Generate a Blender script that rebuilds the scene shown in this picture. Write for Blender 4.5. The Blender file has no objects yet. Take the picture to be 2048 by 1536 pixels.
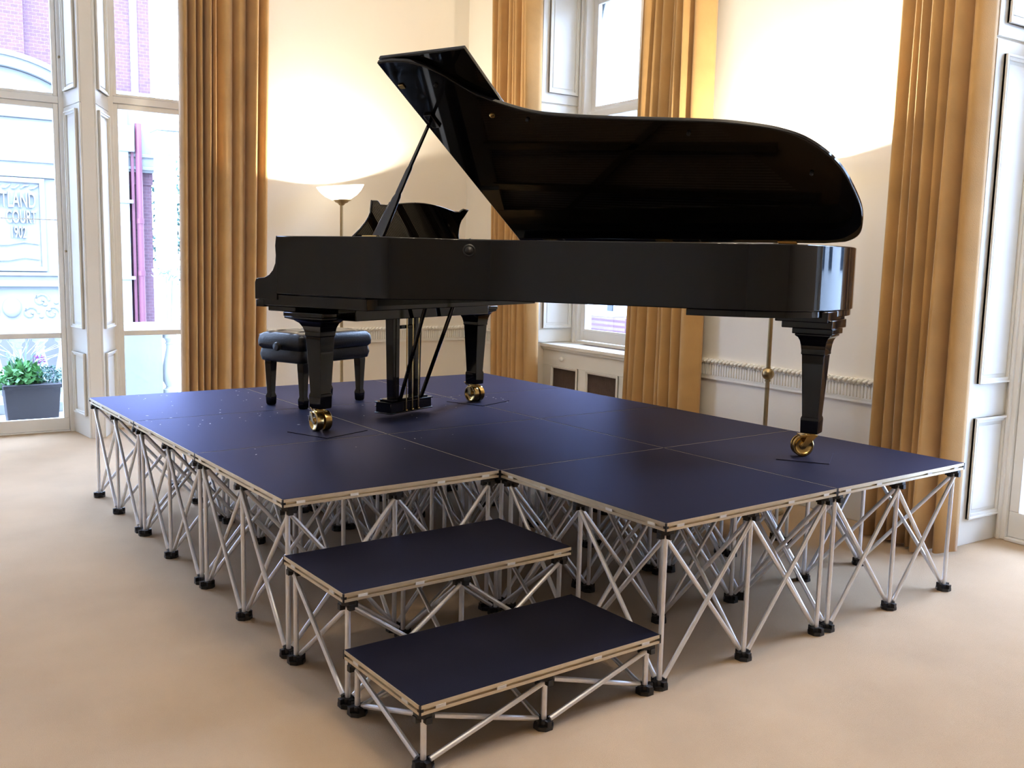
import bpy, bmesh, math, random
from mathutils import Vector, Matrix
random.seed(7)
SC = bpy.context.scene
COL = SC.collection
PI = math.pi
V = Vector

# ------------------------------------------------------------------ camera
cam_d = bpy.data.cameras.new('camera'); cam = bpy.data.objects.new('camera', cam_d); COL.objects.link(cam)
cam_d.sensor_width = 36.0; cam_d.lens = 1911.5 / 2048 * 36.0; cam_d.clip_start = 0.05; cam_d.clip_end = 400
yaw, pitch, roll = -0.58317, -0.12776, 0.02245
fw = V((-math.sin(yaw)*math.cos(pitch), math.cos(yaw)*math.cos(pitch), math.sin(pitch)))
rt = V((math.cos(yaw), math.sin(yaw), 0)); up = rt.cross(fw)
r2 = rt*math.cos(roll) + up*math.sin(roll); u2 = -rt*math.sin(roll) + up*math.cos(roll)
cm = Matrix((r2, u2, -fw)).transposed().to_4x4(); cm.translation = V((-1.2621, -2.3683, 1.5304))
cam.matrix_world = cm
SC.camera = cam

# ------------------------------------------------------------------ sky, light, exposure
SKY = 16.0
LAMP_W = 190.0
CHAND_W = 20.0
w = bpy.data.worlds.new('sky'); SC.world = w; w.use_nodes = True
nt = w.node_tree; bg = nt.nodes['Background']
tc = nt.nodes.new('ShaderNodeTexCoord'); nz = nt.nodes.new('ShaderNodeTexNoise'); rp = nt.nodes.new('ShaderNodeValToRGB')
nz.inputs['Scale'].default_value = 2.2; nz.inputs['Detail'].default_value = 4
rp.color_ramp.elements[0].color = (0.44, 0.59, 1.0, 1); rp.color_ramp.elements[1].color = (0.62, 0.75, 1.0, 1)
nt.links.new(tc.outputs['Generated'], nz.inputs['Vector']); nt.links.new(nz.outputs['Fac'], rp.inputs['Fac'])
sp = nt.nodes.new('ShaderNodeSeparateXYZ'); mr = nt.nodes.new('ShaderNodeMapRange'); vm = nt.nodes.new('ShaderNodeVectorMath'); vm.operation = 'SCALE'
mr.inputs['From Min'].default_value = 0.0; mr.inputs['From Max'].default_value = 1.0; mr.inputs['To Min'].default_value = .85; mr.inputs['To Max'].default_value = 2.6   # overcast sky, brighter overhead
nt.links.new(tc.outputs['Generated'], sp.inputs[0]); nt.links.new(sp.outputs['Z'], mr.inputs['Value'])
nt.links.new(rp.outputs['Color'], vm.inputs[0]); nt.links.new(mr.outputs['Result'], vm.inputs['Scale'])
nt.links.new(vm.outputs['Vector'], bg.inputs['Color']); bg.inputs['Strength'].default_value = SKY
vs = SC.view_settings
vs.view_transform = 'Standard'; vs.look = 'None'; vs.gamma = 1.0; vs.use_curve_mapping = False
vs.exposure = 0.30
SC.cycles.max_bounces = 10; SC.cycles.diffuse_bounces = 6; SC.cycles.glossy_bounces = 4; SC.cycles.transparent_max_bounces = 12
SC.cycles.sample_clamp_indirect = 8.0

# ------------------------------------------------------------------ materials
MATS = {}
def mat(name, col, rough=.5, metal=0., spec=.5, coat=0., noise=None, bump=None, emit=None, sheen=0., alt=None, stint=None):
    m = bpy.data.materials.new(name); m.use_nodes = True
    t = m.node_tree; b = t.nodes['Principled BSDF']
    b.inputs['Base Color'].default_value = (*col, 1); b.inputs['Roughness'].default_value = rough
    b.inputs['Metallic'].default_value = metal; b.inputs['Specular IOR Level'].default_value = spec
    b.inputs['Coat Weight'].default_value = coat; b.inputs['Coat Roughness'].default_value = .03
    if stint: b.inputs['Specular Tint'].default_value = (*stint, 1)
    if sheen:
        b.inputs['Sheen Weight'].default_value = sheen
        b.inputs['Sheen Roughness'].default_value = .5
    tc = t.nodes.new('ShaderNodeTexCoord')
    if noise:
        sc, amt = noise
        n = t.nodes.new('ShaderNodeTexNoise'); n.inputs['Scale'].default_value = sc; n.inputs['Detail'].default_value = 5
        t.links.new(tc.outputs['Object'], n.inputs['Vector'])
        r = t.nodes.new('ShaderNodeValToRGB'); r.color_ramp.elements[0].position = .3; r.color_ramp.elements[1].position = .7
        a2 = alt or tuple(max(0, c*(1-amt)) for c in col)
        r.color_ramp.elements[0].color = (*a2, 1); r.color_ramp.elements[1].color = (*[min(1, c*(1+amt*.5)) for c in col], 1)
        t.links.new(n.outputs['Fac'], r.inputs['Fac']); t.links.new(r.outputs['Color'], b.inputs['Base Color'])
    if bump:
        sc, st = bump
        n2 = t.nodes.new('ShaderNodeTexNoise'); n2.inputs['Scale'].default_value = sc; n2.inputs['Detail'].default_value = 3
        t.links.new(tc.outputs['Object'], n2.inputs['Vector'])
        bp = t.nodes.new('ShaderNodeBump'); bp.inputs['Strength'].default_value = st; bp.inputs['Distance'].default_value = .01
        t.links.new(n2.outputs['Fac'], bp.inputs['Height']); t.links.new(bp.outputs['Normal'], b.inputs['Normal'])
    if emit:
        b.inputs['Emission Color'].default_value = (*emit[0], 1); b.inputs['Emission Strength'].default_value = emit[1]
    MATS[name] = m
    return m
def brick_mat(name, c1, c2, mortar, scale):
    m = mat(name, c1, .85); t = m.node_tree; b = t.nodes['Principled BSDF']
    tc = t.nodes.new('ShaderNodeTexCoord'); mp = t.nodes.new('ShaderNodeMapping'); br = t.nodes.new('ShaderNodeTexBrick')
    mp.inputs['Rotation'].default_value = (PI/2, 0, 0)
    t.links.new(tc.outputs['Object'], mp.inputs['Vector']); t.links.new(mp.outputs['Vector'], br.inputs['Vector'])
    br.inputs['Color1'].default_value = (*c1, 1); br.inputs['Color2'].default_value = (*c2, 1); br.inputs['Mortar'].default_value = (*mortar, 1)
    br.inputs['Scale'].default_value = scale; br.inputs['Mortar Size'].default_value = .012
    t.links.new(br.outputs['Color'], b.inputs['Base Color'])
    return m
def glass_mat():
    m = bpy.data.materials.new('window glass'); m.use_nodes = True; t = m.node_tree
    for n in list(t.nodes): t.nodes.remove(n)
    o = t.nodes.new('ShaderNodeOutputMaterial'); mx = t.nodes.new('ShaderNodeMixShader')
    tr = t.nodes.new('ShaderNodeBsdfTransparent'); gl = t.nodes.new('ShaderNodeBsdfGlossy'); fr = t.nodes.new('ShaderNodeFresnel')
    tr.inputs['Color'].default_value = (.95, .985, 1, 1); gl.inputs['Roughness'].default_value = .02; fr.inputs['IOR'].default_value = 1.25
    t.links.new(fr.outputs['Fac'], mx.inputs['Fac']); t.links.new(tr.outputs[0], mx.inputs[1]); t.links.new(gl.outputs[0], mx.inputs[2])
    t.links.new(mx.outputs[0], o.inputs['Surface'])
    return m
def deck_mat():
    # black ribbed carpet, dark fibres; blue daylight sheen put into the gloss colour
    m = bpy.data.materials.new('black carpeted deck'); m.use_nodes = True; t = m.node_tree
    for n in list(t.nodes): t.nodes.remove(n)
    N = t.nodes.new; o = N('ShaderNodeOutputMaterial'); mx = N('ShaderNodeMixShader'); df = N('ShaderNodeBsdfDiffuse'); gl = N('ShaderNodeBsdfGlossy'); fr = N('ShaderNodeFresnel')
    tc = N('ShaderNodeTexCoord'); nz = N('ShaderNodeTexNoise'); rp = N('ShaderNodeValToRGB'); bp = N('ShaderNodeBump')
    nz.inputs['Scale'].default_value = 420; nz.inputs['Detail'].default_value = 2
    rp.color_ramp.elements[0].position = .3; rp.color_ramp.elements[1].position = .7
    rp.color_ramp.elements[0].color = (.003,.003,.005,1); rp.color_ramp.elements[1].color = (.011,.010,.015,1)
    t.links.new(tc.outputs['Object'], nz.inputs['Vector']); t.links.new(nz.outputs['Fac'], rp.inputs['Fac']); t.links.new(rp.outputs['Color'], df.inputs['Color'])
    bp.inputs['Strength'].default_value = .25; bp.inputs['Distance'].default_value = .004
    t.links.new(nz.outputs['Fac'], bp.inputs['Height']); t.links.new(bp.outputs['Normal'], gl.inputs['Normal'])
    gl.inputs['Color'].default_value = (.23,.235,.37,1); gl.inputs['Roughness'].default_value = .40; fr.inputs['IOR'].default_value = 1.36
    t.links.new(fr.outputs['Fac'], mx.inputs['Fac']); t.links.new(df.outputs[0], mx.inputs[1]); t.links.new(gl.outputs[0], mx.inputs[2]); t.links.new(mx.outputs[0], o.inputs['Surface'])
    return m
GLASS = glass_mat()
M_wall = mat('cream wall paint', (.80, .75, .655), .6, noise=(1.2, .03), bump=(60, .04))
M_ceil = mat('white ceiling paint', (.86, .84, .78), .8, noise=(1., .02))
M_trim = mat('off white gloss paint', (.82, .80, .73), .38, noise=(3, .03))
M_frame = mat('cream window paint', (.82, .80, .75), .4, noise=(4, .04))
M_carpet = mat('beige carpet', (.52, .37, .228), .95, spec=.15, noise=(2.2, .10), bump=(420, .5), sheen=.15)
M_curt = mat('gold velvet curtain', (.50, .295, .115), .85, spec=.2, noise=(5, .12), bump=(220, .15), sheen=.25)
M_deck = deck_mat()
M_alu = mat('brushed aluminium', (.86, .86, .88), .36, metal=.65, noise=(40, .06))
M_edge = mat('champagne aluminium edge', (.68, .59, .44), .36, metal=.7, noise=(30, .06))
M_blk = mat('black plastic', (.012, .012, .014), .4)
M_tab = mat('pale locking tab', (.75, .73, .68), .5)
M_lacq = mat('black piano lacquer', (.003, .003, .004), .045, spec=.42, coat=0.)
M_brass = mat('brass', (.62, .43, .16), .22, metal=1., noise=(25, .15))
M_gold = mat('bronze iron plate', (.13, .08, .03), .35, metal=.7, noise=(12, .1))
M_sound = mat('spruce soundboard', (.16, .09, .035), .4, noise=(8, .15))
M_ivory = mat('white key tops', (.85, .83, .76), .3)
M_string = mat('steel string', (.6, .55, .48), .3, metal=1.)
M_felt = mat('dark red felt', (.16, .02, .02), .9)
M_leath = mat('black leather', (.005, .005, .007), .30, spec=.45, noise=(20, .2), bump=(90, .12))
M_bronze = mat('antique brass lamp metal', (.40, .31, .17), .32, metal=.9, noise=(30, .1))
M_bowl = mat('frosted lamp glass', (.9, .87, .8), .5, emit=((1, .86, .62), 3.2))
M_bulb = mat('lit bulb', (1, 1, 1), .5, emit=((1, .80, .52), 40.))
M_grille = mat('brown metal grille', (.13, .085, .065), .6, noise=(240, .4))
M_stone = mat('pale carved stone', (.24, .25, .25), .85, noise=(3, .08), bump=(30, .15))
M_fstone = mat('weathered facade stone', (.135, .142, .14), .85, noise=(3, .12), bump=(30, .2))
M_fwhite = mat('pale facade stone', (.22, .23, .23), .85, noise=(3, .1))
M_base = mat('grey basement render', (.060, .058, .075), .9, noise=(2, .2))
M_stone2 = mat('white painted stucco', (.42, .44, .44), .8, noise=(2, .04))
M_brick = brick_mat('red brick', (.080, .036, .048), (.062, .028, .040), (.11, .075, .09), 4.4)
M_pipe = mat('red painted pipe', (.105, .028, .045), .5)
M_leaf = mat('green leaves', (.06, .22, .05), .6, noise=(30, .4))
M_leaf2 = mat('blue green leaves', (.05, .12, .10), .6, noise=(30, .4))
M_leaf3 = mat('grey green grass blades', (.25, .33, .30), .6, noise=(10, .2))
M_plant = mat('dark plastic trough', (.014, .012, .018), .6, noise=(6, .2))
M_flow = mat('purple flowers', (.30, .08, .30), .7)
M_ground = mat('grey paving', (.30, .30, .30), .9, noise=(2, .1))
M_dkglass = mat('dark window pane', (.012, .02, .03), .15)
M_white = mat('lint specks', (.7, .68, .72), .9)

# ------------------------------------------------------------------ mesh builder
class MB:
    def __init__(s): s.v = []; s.f = []; s.mx = Matrix.Identity(4)
    def add(s, vs, fs):
        o = len(s.v); s.v += [tuple(s.mx @ V(p)) for p in vs]; s.f += [tuple(i+o for i in f) for f in fs]; return s
    def box(s, a, b):
        x0, y0, z0 = a; x1, y1, z1 = b
        return s.add([(x0,y0,z0),(x1,y0,z0),(x1,y1,z0),(x0,y1,z0),(x0,y0,z1),(x1,y0,z1),(x1,y1,z1),(x0,y1,z1)],
                     [(0,3,2,1),(4,5,6,7),(0,1,5,4),(1,2,6,5),(2,3,7,6),(3,0,4,7)])
    def hexa(s, bot, top):
        return s.add(list(bot)+list(top), [(0,3,2,1),(4,5,6,7),(0,1,5,4),(1,2,6,5),(2,3,7,6),(3,0,4,7)])
    def prism(s, pts, z0, z1):
        n = len(pts)
        return s.add([(x,y,z0) for x,y in pts]+[(x,y,z1) for x,y in pts],
                     [tuple(range(n-1,-1,-1)), tuple(range(n,2*n))]+[(i,(i+1)%n,n+(i+1)%n,n+i) for i in range(n)])
    def loft(s, rings, cap=True, closed=True):
        n = len(rings[0]); vs = [p for r in rings for p in r]; fs = []
        for k in range(len(rings)-1):
            for i in range(n if closed else n-1):
                j = (i+1) % n
                fs.append((k*n+i, k*n+j, (k+1)*n+j, (k+1)*n+i))
        if cap and closed: fs += [tuple(range(n-1,-1,-1)), tuple(range((len(rings)-1)*n, len(rings)*n))]
        return s.add(vs, fs)
    def tube(s, pts, r, n=10):
        pts = [V(p) for p in pts]; rings = []
        rs = r if isinstance(r, (list, tuple)) else [r]*len(pts)
        for k, p in enumerate(pts):
            d = (pts[min(k+1, len(pts)-1)] - pts[max(k-1, 0)]).normalized()
            a = d.cross(V((0,0,1)) if abs(d.z) < .95 else V((1,0,0))).normalized(); b = d.cross(a)
            rings.append([tuple(p + (a*math.cos(2*PI*i/n) + b*math.sin(2*PI*i/n))*rs[k]) for i in range(n)])
        return s.loft(rings)
    def lathe(s, prof, c=(0,0,0), axis='z', n=24):
        rings = []
        for r, h in prof:
            ring = []
            for i in range(n):
                a = 2*PI*i/n; p, q = max(r, 1e-4)*math.cos(a), max(r, 1e-4)*math.sin(a)
                ring.append({'z': (c[0]+p, c[1]+q, c[2]+h), 'y': (c[0]+p, c[1]+h, c[2]+q), 'x': (c[0]+h, c[1]+p, c[2]+q)}[axis])
            rings.append(ring)
        return s.loft(rings)
    def sphere(s, c, r, n=12, sq=(1,1,1)):
        rings = []
        for k in range(n+1):
            t = PI*k/n; rr = max(math.sin(t), .002)
            rings.append([(c[0]+r*sq[0]*rr*math.cos(2*PI*i/(2*n)), c[1]+r*sq[1]*rr*math.sin(2*PI*i/(2*n)), c[2]-r*sq[2]*math.cos(t)) for i in range(2*n)])
        return s.loft(rings)
    def mesh(s, name, m, smooth=35):
        me = bpy.data.meshes.new(name); me.from_pydata(s.v, [], s.f)
        b = bmesh.new(); b.from_mesh(me); bmesh.ops.recalc_face_normals(b, faces=b.faces); b.to_mesh(me); b.free()
        if m: me.materials.append(m)
        if smooth:
            for p in me.polygons: p.use_smooth = True
            me.set_sharp_from_angle(angle=math.radians(smooth))
        return me
    def obj(s, name, m, parent=None, bevel=0., smooth=35, loc=None):
        o = bpy.data.objects.new(name, s.mesh(name, m, smooth)); COL.objects.link(o)
        if parent: o.parent = parent
        if loc: o.location = loc
        if bevel:
            md = o.modifiers.new('bevel', 'BEVEL'); md.width = bevel; md.segments = 2; md.limit_method = 'ANGLE'; md.angle_limit = math.radians(40)
            md.harden_normals = False
        return o
def tag(o, label=None, cat=None, group=None, kind=None):
    if label: o['label'] = label
    if cat: o['category'] = cat
    if group: o['group'] = group
    if kind: o['kind'] = kind
    return o
def thing(name, label, cat, loc=(0,0,0), rz=0., group=None):
    o = bpy.data.objects.new(name, None); COL.objects.link(o); o.location = loc; o.rotation_euler = (0,0,rz); o.empty_display_size = .1
    return tag(o, label, cat, group)
def struct(name, mb, m, parent=None, bevel=0., smooth=35):
    o = mb.obj(name, m, parent, bevel, smooth)
    if not parent: o['kind'] = 'structure'
    return o
def struct_empty(name, loc=(0,0,0)):
    o = bpy.data.objects.new(name, None); COL.objects.link(o); o.location = loc; o['kind'] = 'structure'; return o
def kids(o): return [c for c in o.children]
def dup(o, parent=None, **kw):
    c = o.copy(); COL.objects.link(c); c.parent = parent
    for ch in kids(o): dup(ch, c)
    return c

# ================================================================== ROOM SHELL
A, B, CEIL = 3.674, 6.018, 4.4           # right wall plane x=A, window wall plane y=B
X0, Y0 = -7.0, -8.5
struct('floor', MB().box((X0-.2, Y0-.2, -.12), (4.7, 6.62, 0)), M_carpet)
struct('ceiling', MB().box((X0-.2, Y0-.2, CEIL), (4.7, 6.62, CEIL+.15)), M_ceil)
WT = 3.95                                # window head height
b = MB()
b.box((X0-.2, B, 0), (-3.20, B+.6, CEIL)).box((-1.75, B, 0), (-1.36, B+.6, CEIL)).box((-3.20, B, WT), (-1.75, B+.6, CEIL)).box((1.5, B, 0), (4.7, B+.6, CEIL)).box((-1.36, B, WT), (1.5, B+.6, CEIL))
b.prism([(.13,B),(.222,B),(.405,B+.44),(.405,B+.6),(.075,B+.6),(.075,B+.44)], 0, WT)
struct('wall_back', b, M_wall)
b = MB()
b.box((A, 4.79, 0), (A+.62, B, CEIL)).box((A, .605, 0), (A+.62, 3.45, CEIL)).box((A, Y0-.2, 0), (A+.62, -.75, CEIL))
b.box((A, 3.45, WT), (A+.62, 4.79, CEIL)).box((A, -.75, WT), (A+.62, .605, CEIL))
struct('wall_right', b, M_wall)
struct('wall_left', MB().box((X0-.2, Y0, 0), (X0, B, CEIL)), M_wall)
struct('wall_front', MB().box((X0, Y0-.2, 0), (A, Y0, CEIL)), M_wall)

def wallframe(o, u, n):                   # local frame: u along wall, n out of the wall, z up
    m = Matrix((V(u), V(n), V((0,0,1)))).transposed().to_4x4(); m.translation = V(o); return m
def skirting(name, o, u, n, L):
    b = MB(); b.mx = wallframe(o, u, n)
    b.box((0,0,0),(L,.022,.20)); b.box((0,0,.20),(L,.03,.225)); b.box((0,0,.225),(L,.014,.245))
    return struct(name, b, M_trim, bevel=.004)
skirting('baseboard_back', (1.62,B,0), (1,0,0), (0,-1,0), A-1.62)
skirting('baseboard_right', (A,3.36,0), (0,-1,0), (-1,0,0), 3.36-.70)
skirting('baseboard_right_corner', (A,B,0), (0,-1,0), (-1,0,0), B-4.86)
def chair_rail(name, o, u, n, L):
    b = MB(); b.mx = wallframe(o, u, n)
    b.box((0,0,.742),(L,.012,.838)); b.box((0,0,.728),(L,.020,.744)); b.box((0,0,.746),(L,.015,.752)); b.box((0,0,.836),(L,.022,.846))
    k = 0.
    while k < L-.02:                       # flutes
        b.box((k,.010,.758),(k+.012,.024,.832)); k += .024
    k = 0.
    while k < L-.05:                       # twisted rope bead along the top
        b.tube([(k,.022,.843),(k+.012,.036,.855),(k+.036,.026,.872)], [.008,.011,.007], 7); k += .036
    b.box((0,0,.844),(L,.018,.872))
    return struct(name, b, M_trim)
chair_rail('trim_back', (1.62,B,0), (1,0,0), (0,-1,0), A-1.62)
chair_rail('trim_right', (A,3.36,0), (0,-1,0), (-1,0,0), 3.36-.70)
chair_rail('trim_right_corner', (A,B,0), (0,-1,0), (-1,0,0), B-4.86)

def moulding(b, u0, u1, z0, z1, t=.016, wd=.03):   # raised picture-frame moulding and raised field, in frame coords
    for i, (a, h) in enumerate(((wd, t), (wd*.45, t*1.5))):
        b.box((u0,0,z0),(u0+a,h,z1)); b.box((u1-a,0,z0),(u1,h,z1)); b.box((u0+a,0,z0),(u1-a,h,z0+a)); b.box((u0+a,0,z1-a),(u1-a,h,z1))
    b.box((u0+wd*1.6,0,z0+wd*1.6),(u1-wd*1.6,t*.35,z1-wd*1.6))
def shutter(parent, o, u, n, L, z0, z1, panels, name='shutter_panel'):
    b = MB(); b.mx = wallframe(o, u, n)
    b.box((.004,0,z0),(L,.014,z1))
    ob = b.obj(name, M_trim, parent, .002)
    for (a, c) in panels:
        m = MB(); m.mx = wallframe(V(o)+V(n)*.014, u, n); moulding(m, .07, L-.05, a, c)
        m.obj('panel_moulding', M_trim, ob, .004)
    return ob

# ---- back wall french windows
def french_window(name, x0, x1, yw, tr0, bars, handle_x=None):
    r = struct_empty(name, ((x0+x1)/2, yw, 0))
    f = MB(); l = -(x1-x0)/2; h = (x1-x0)/2
    for sx in (-1, 1):
        e = sx*h; f.box((min(e, e-sx*.045), -.06, 0), (max(e, e-sx*.045), .08, WT))
    f.box((l+.045, -.055, WT-.06),(h-.045, .08, WT)); f.box((l+.045,-.05,0),(h-.045,.075,.012))
    f.box((l+.045, -.045, tr0),(h-.045,.04, tr0+.055))
    f.obj('frame', M_frame, r, .004)
    for k in range(1):
        a0, a1 = l+.047, h-.047
        s = MB(); s.box((a0,-.03,.014),(a1,.02,.115))
        s.box((a0,-.03,.115),(a0+.04,.02,tr0-.002)); s.box((a1-.04,-.03,.115),(a1,.02,tr0-.002)); s.box((a0+.04,-.029,tr0-.045),(a1-.04,.02,tr0-.002))
        for (z, t) in bars: s.box((a0+.04,-.03,z),(a1-.04,.01,z+t))
        so = s.obj('door_sash', M_frame, r, .004)
        MB().box((a0+.03,-.008,.10),(a1-.03,-.004,tr0-.03)).obj('pane', GLASS, so, smooth=0)
    s = MB(); a0, a1 = l+.047, h-.047
    s.box((a0,-.03,tr0+.057),(a0+.035,.02,WT-.062)); s.box((a1-.035,-.03,tr0+.057),(a1,.02,WT-.062)); s.box((a0+.035,-.029,tr0+.057),(a1-.035,.02,tr0+.08)); s.box((a0+.035,-.029,WT-.1),(a1-.035,.02,WT-.062))
    so = s.obj('upper_sash', M_frame, r, .004)
    MB().box((a0+.03,-.008,tr0+.075),(a1-.03,-.004,WT-.09)).obj('pane', GLASS, so, smooth=0)
    return r
w1 = french_window('window_1', -1.36, .075, 6.50, 2.735, [(.80,.045),(1.783,.007)])
for z in (1.53, 3.10):
    MB().lathe([(.010,0),(.010,-.012),(.006,-.02),(0,-.022)], (.685,-.06,z), 'y', 10).obj('catch', M_bronze, w1)
shutter(w1, (.078-w1.location.x, B+.43-6.50, 0), V((.052,-.43,0)).normalized(), V((-.43,-.052,0)).normalized(), .43, .0, 2.70, [(.18,.70),(.90,2.66)])
shutter(w1, (.078-w1.location.x, B+.43-6.50, 0), V((.052,-.43,0)).normalized(), V((-.43,-.052,0)).normalized(), .43, 2.705, WT, [(2.82,3.90)])
w2 = french_window('window_2', .405, 1.50, 6.50, 2.785, [(.808,.045)])
shutter(w2, (.405-w2.location.x, B+.44-6.50, 0), V((-.183,-.44,0)).normalized(), V((.44,-.183,0)).normalized(), .47, .0, 2.70, [(.18,.70),(.90,2.66)])
shutter(w2, (.405-w2.location.x, B+.44-6.50, 0), V((-.183,-.44,0)).normalized(), V((.44,-.183,0)).normalized(), .47, 2.705, WT, [(2.82,3.90)])

w4 = french_window('window_4', -3.20, -1.75, 6.50, 2.735, [(.80,.045),(1.783,.007)])  # unseen third tall window, added for more daylight on the left

# ---- right wall sash window above the radiator cover
w3 = struct_empty('window_3', (4.15, 4.12, 0))
y1, y0 = 4.79-4.12, 3.45-4.12
f = MB()
for a0, a1, t, k_ in ((y1-.12, y1, .05, .10), (y1-.07, y1-.05, .075, .098), (y1-.125, y1-.105, .065, .096)): f.box((-t, a0, .795+t*.01), (k_, a1, WT-t*.01))
f.box((-.05, y0, .795),(.10, y0+.12, WT)); f.box((-.045,y0+.12,WT-.08),(.09,y1-.12,WT)); f.box((-.06,y0+.005,.785),(.09,y1-.005,.815))
f.obj('frame', M_frame, w3, .005)
def sash(z0, z1, x, bot, top):
    s = MB(); a0, a1 = y0+.125, y1-.125
    s.box((x,a0+.055,z0),(x+.039,a1-.055,z0+bot)); s.box((x,a0+.055,z1-top),(x+.039,a1-.055,z1)); s.box((x,a1-.055,z0),(x+.04,a1,z1)); s.box((x,a0,z0),(x+.04,a0+.055,z1))
    s.box((x-.008,a1-.072,z0+bot),(x+.02,a1-.052,z1-top)); s.box((x-.008,a0+.05,z0+bot-.012),(x+.02,a1-.05,z0+bot+.008))
    so = s.obj('sash', M_frame, w3, .004)
    MB().box((x+.018,a0+.05,z0+bot-.01),(x+.022,a1-.05,z1-top+.01)).obj('pane', GLASS, so, smooth=0)
sash(.82, 2.87, -.03, .10, .055)
sash(2.85, 3.86, .015, .06, .06)
shutter(w3, (A+.02-4.15, 4.79-4.12, 0), (1,0,0), (0,-1,0), .44, .80, 2.92, [(.93,2.80)])
shutter(w3, (A+.02-4.15, 4.79-4.12, 0), (1,0,0), (0,-1,0), .44, 2.935, WT, [(3.02,3.9)])
for zz in (2.72,):
    MB().box((.085-.48+.02, y1-.036, zz), (.10-.48+.02, y1-.012, zz+.04)).obj('catch', M_brass, w3)

# radiator cover below it
rc = thing('radiator_cabinet', 'cream painted radiator cover with round knob and brown grilles under the sash window', 'cabinet', (3.795, 4.12, 0))
b = MB(); yt, yb_ = 4.786-4.12, 3.455-4.12
pan = [(3.70-4.12, 4.13-4.12), (4.255-4.12, 4.64-4.12)]
ztop, zb = .605, .14
b.box((0,yb_,0),(.03,yt,zb)); b.box((0,yb_,ztop),(.03,yt,.735))
for a0, a1 in ((yb_, pan[0][0]), (pan[0][1], pan[1][0]), (pan[1][1], yt)): b.box((0,a0,zb),(.03,a1,ztop))
b.box((.03,yb_,0),(.35,yb_+.02,.735)); b.box((.03,yt-.02,0),(.35,yt,.735))
b.obj('body', M_trim, rc, .003)
t = MB(); t.box((-.035,yb_,.765),(.352,yt,.795)); t.box((-.02,yb_,.742),(.02,yt,.765)); t.box((-.01,yb_,.735),(.352,yt,.742))
t.obj('top', M_trim, rc, .008)
MB().box((.20,yb_+.25,.7952),(.27,yt-.28,.7965)).obj('vent_slot', M_grille, rc)
for a0, a1 in pan:
    m = MB(); 
    for d, h in ((.022,.012),(.010,.020)):
        m.box((-h,a0-.004,zb-.004),(0,a0+d,ztop+.004)); m.box((-h,a1-d,zb-.004),(0,a1+.004,ztop+.004)); m.box((-h,a0,zb-.004),(0,a1,zb+d)); m.box((-h,a0,ztop-d),(0,a1,ztop+.004))
    mo = m.obj('grille_frame', M_trim, rc, .003)
    g = MB(); g.box((.012,a0,zb),(.016,a1,ztop))
    k = a0+.015
    while k < a1-.01: g.box((.008,k,zb),(.012,k+.003,ztop)); k += .014
    g.obj('grille', M_grille, mo)
MB().lathe([(.010,0),(.009,-.012),(.020,-.018),(.023,-.030),(.016,-.040),(0,-.044)], (0, 4.472-4.12, .675), 'x', 16).obj('knob', M_trim, rc)

# ---- right wall french door
d1 = struct_empty('door_1', (4.12, -.07, 0))
f = MB(); hi, lo = .605+.07, -.75+.07
for a0, a1, t, k_ in ((hi-.075, hi, .05, .09), (hi-.05, hi-.03, .07, .088)): f.box((-t, a0, t*.01), (k_, a1, WT-t*.01))
f.box((-.05, lo, 0), (.09, lo+.075, WT)); f.box((-.045, lo+.075, WT-.07), (.085, hi-.075, WT)); f.box((-.06, lo+.075, 0), (.085, hi-.075, .02)); f.box((-.045, lo+.075, 2.74), (.05, hi-.075, 2.79))
f.obj('frame', M_frame, d1, .005)
s = MB(); a0, a1 = lo+.078, hi-.078
s.box((-.03,a0,.022),(.02,a1,.17)); s.box((-.03,a1-.055,.17),(.02,a1,2.735)); s.box((-.03,a0,.17),(.02,a0+.055,2.735)); s.box((-.029,a0+.055,2.68),(.02,a1-.055,2.735)); s.box((-.025,a0+.055,.80),(.015,a1-.055,.83))
so = s.obj('door_sash', M_frame, d1, .004); MB().box((-.006,a0+.05,.16),(-.002,a1-.05,2.70)).obj('pane', GLASS, so, smooth=0)
s = MB(); s.box((-.03,a1-.04,2.79),(.02,a1,WT-.075)); s.box((-.03,a0,2.79),(.02,a0+.04,WT-.075)); s.box((-.029,a0+.04,2.79),(.02,a1-.04,2.83)); s.box((-.029,a0+.04,WT-.115),(.02,a1-.04,WT-.075))
so = s.obj('upper_sash', M_frame, d1, .004); MB().box((-.006,a0+.03,2.81),(-.002,a1-.03,WT-.1)).obj('pane', GLASS, so, smooth=0)
shutter(d1, (A+.01-4.12, .605+.07, 0), (1,0,0), (0,-1,0), .44, .0, 2.745, [(.15,.725),(.915,2.675)])
shutter(d1, (A+.01-4.12, .605+.07, 0), (1,0,0), (0,-1,0), .44, 2.76, WT, [(2.83,3.9)])

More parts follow.
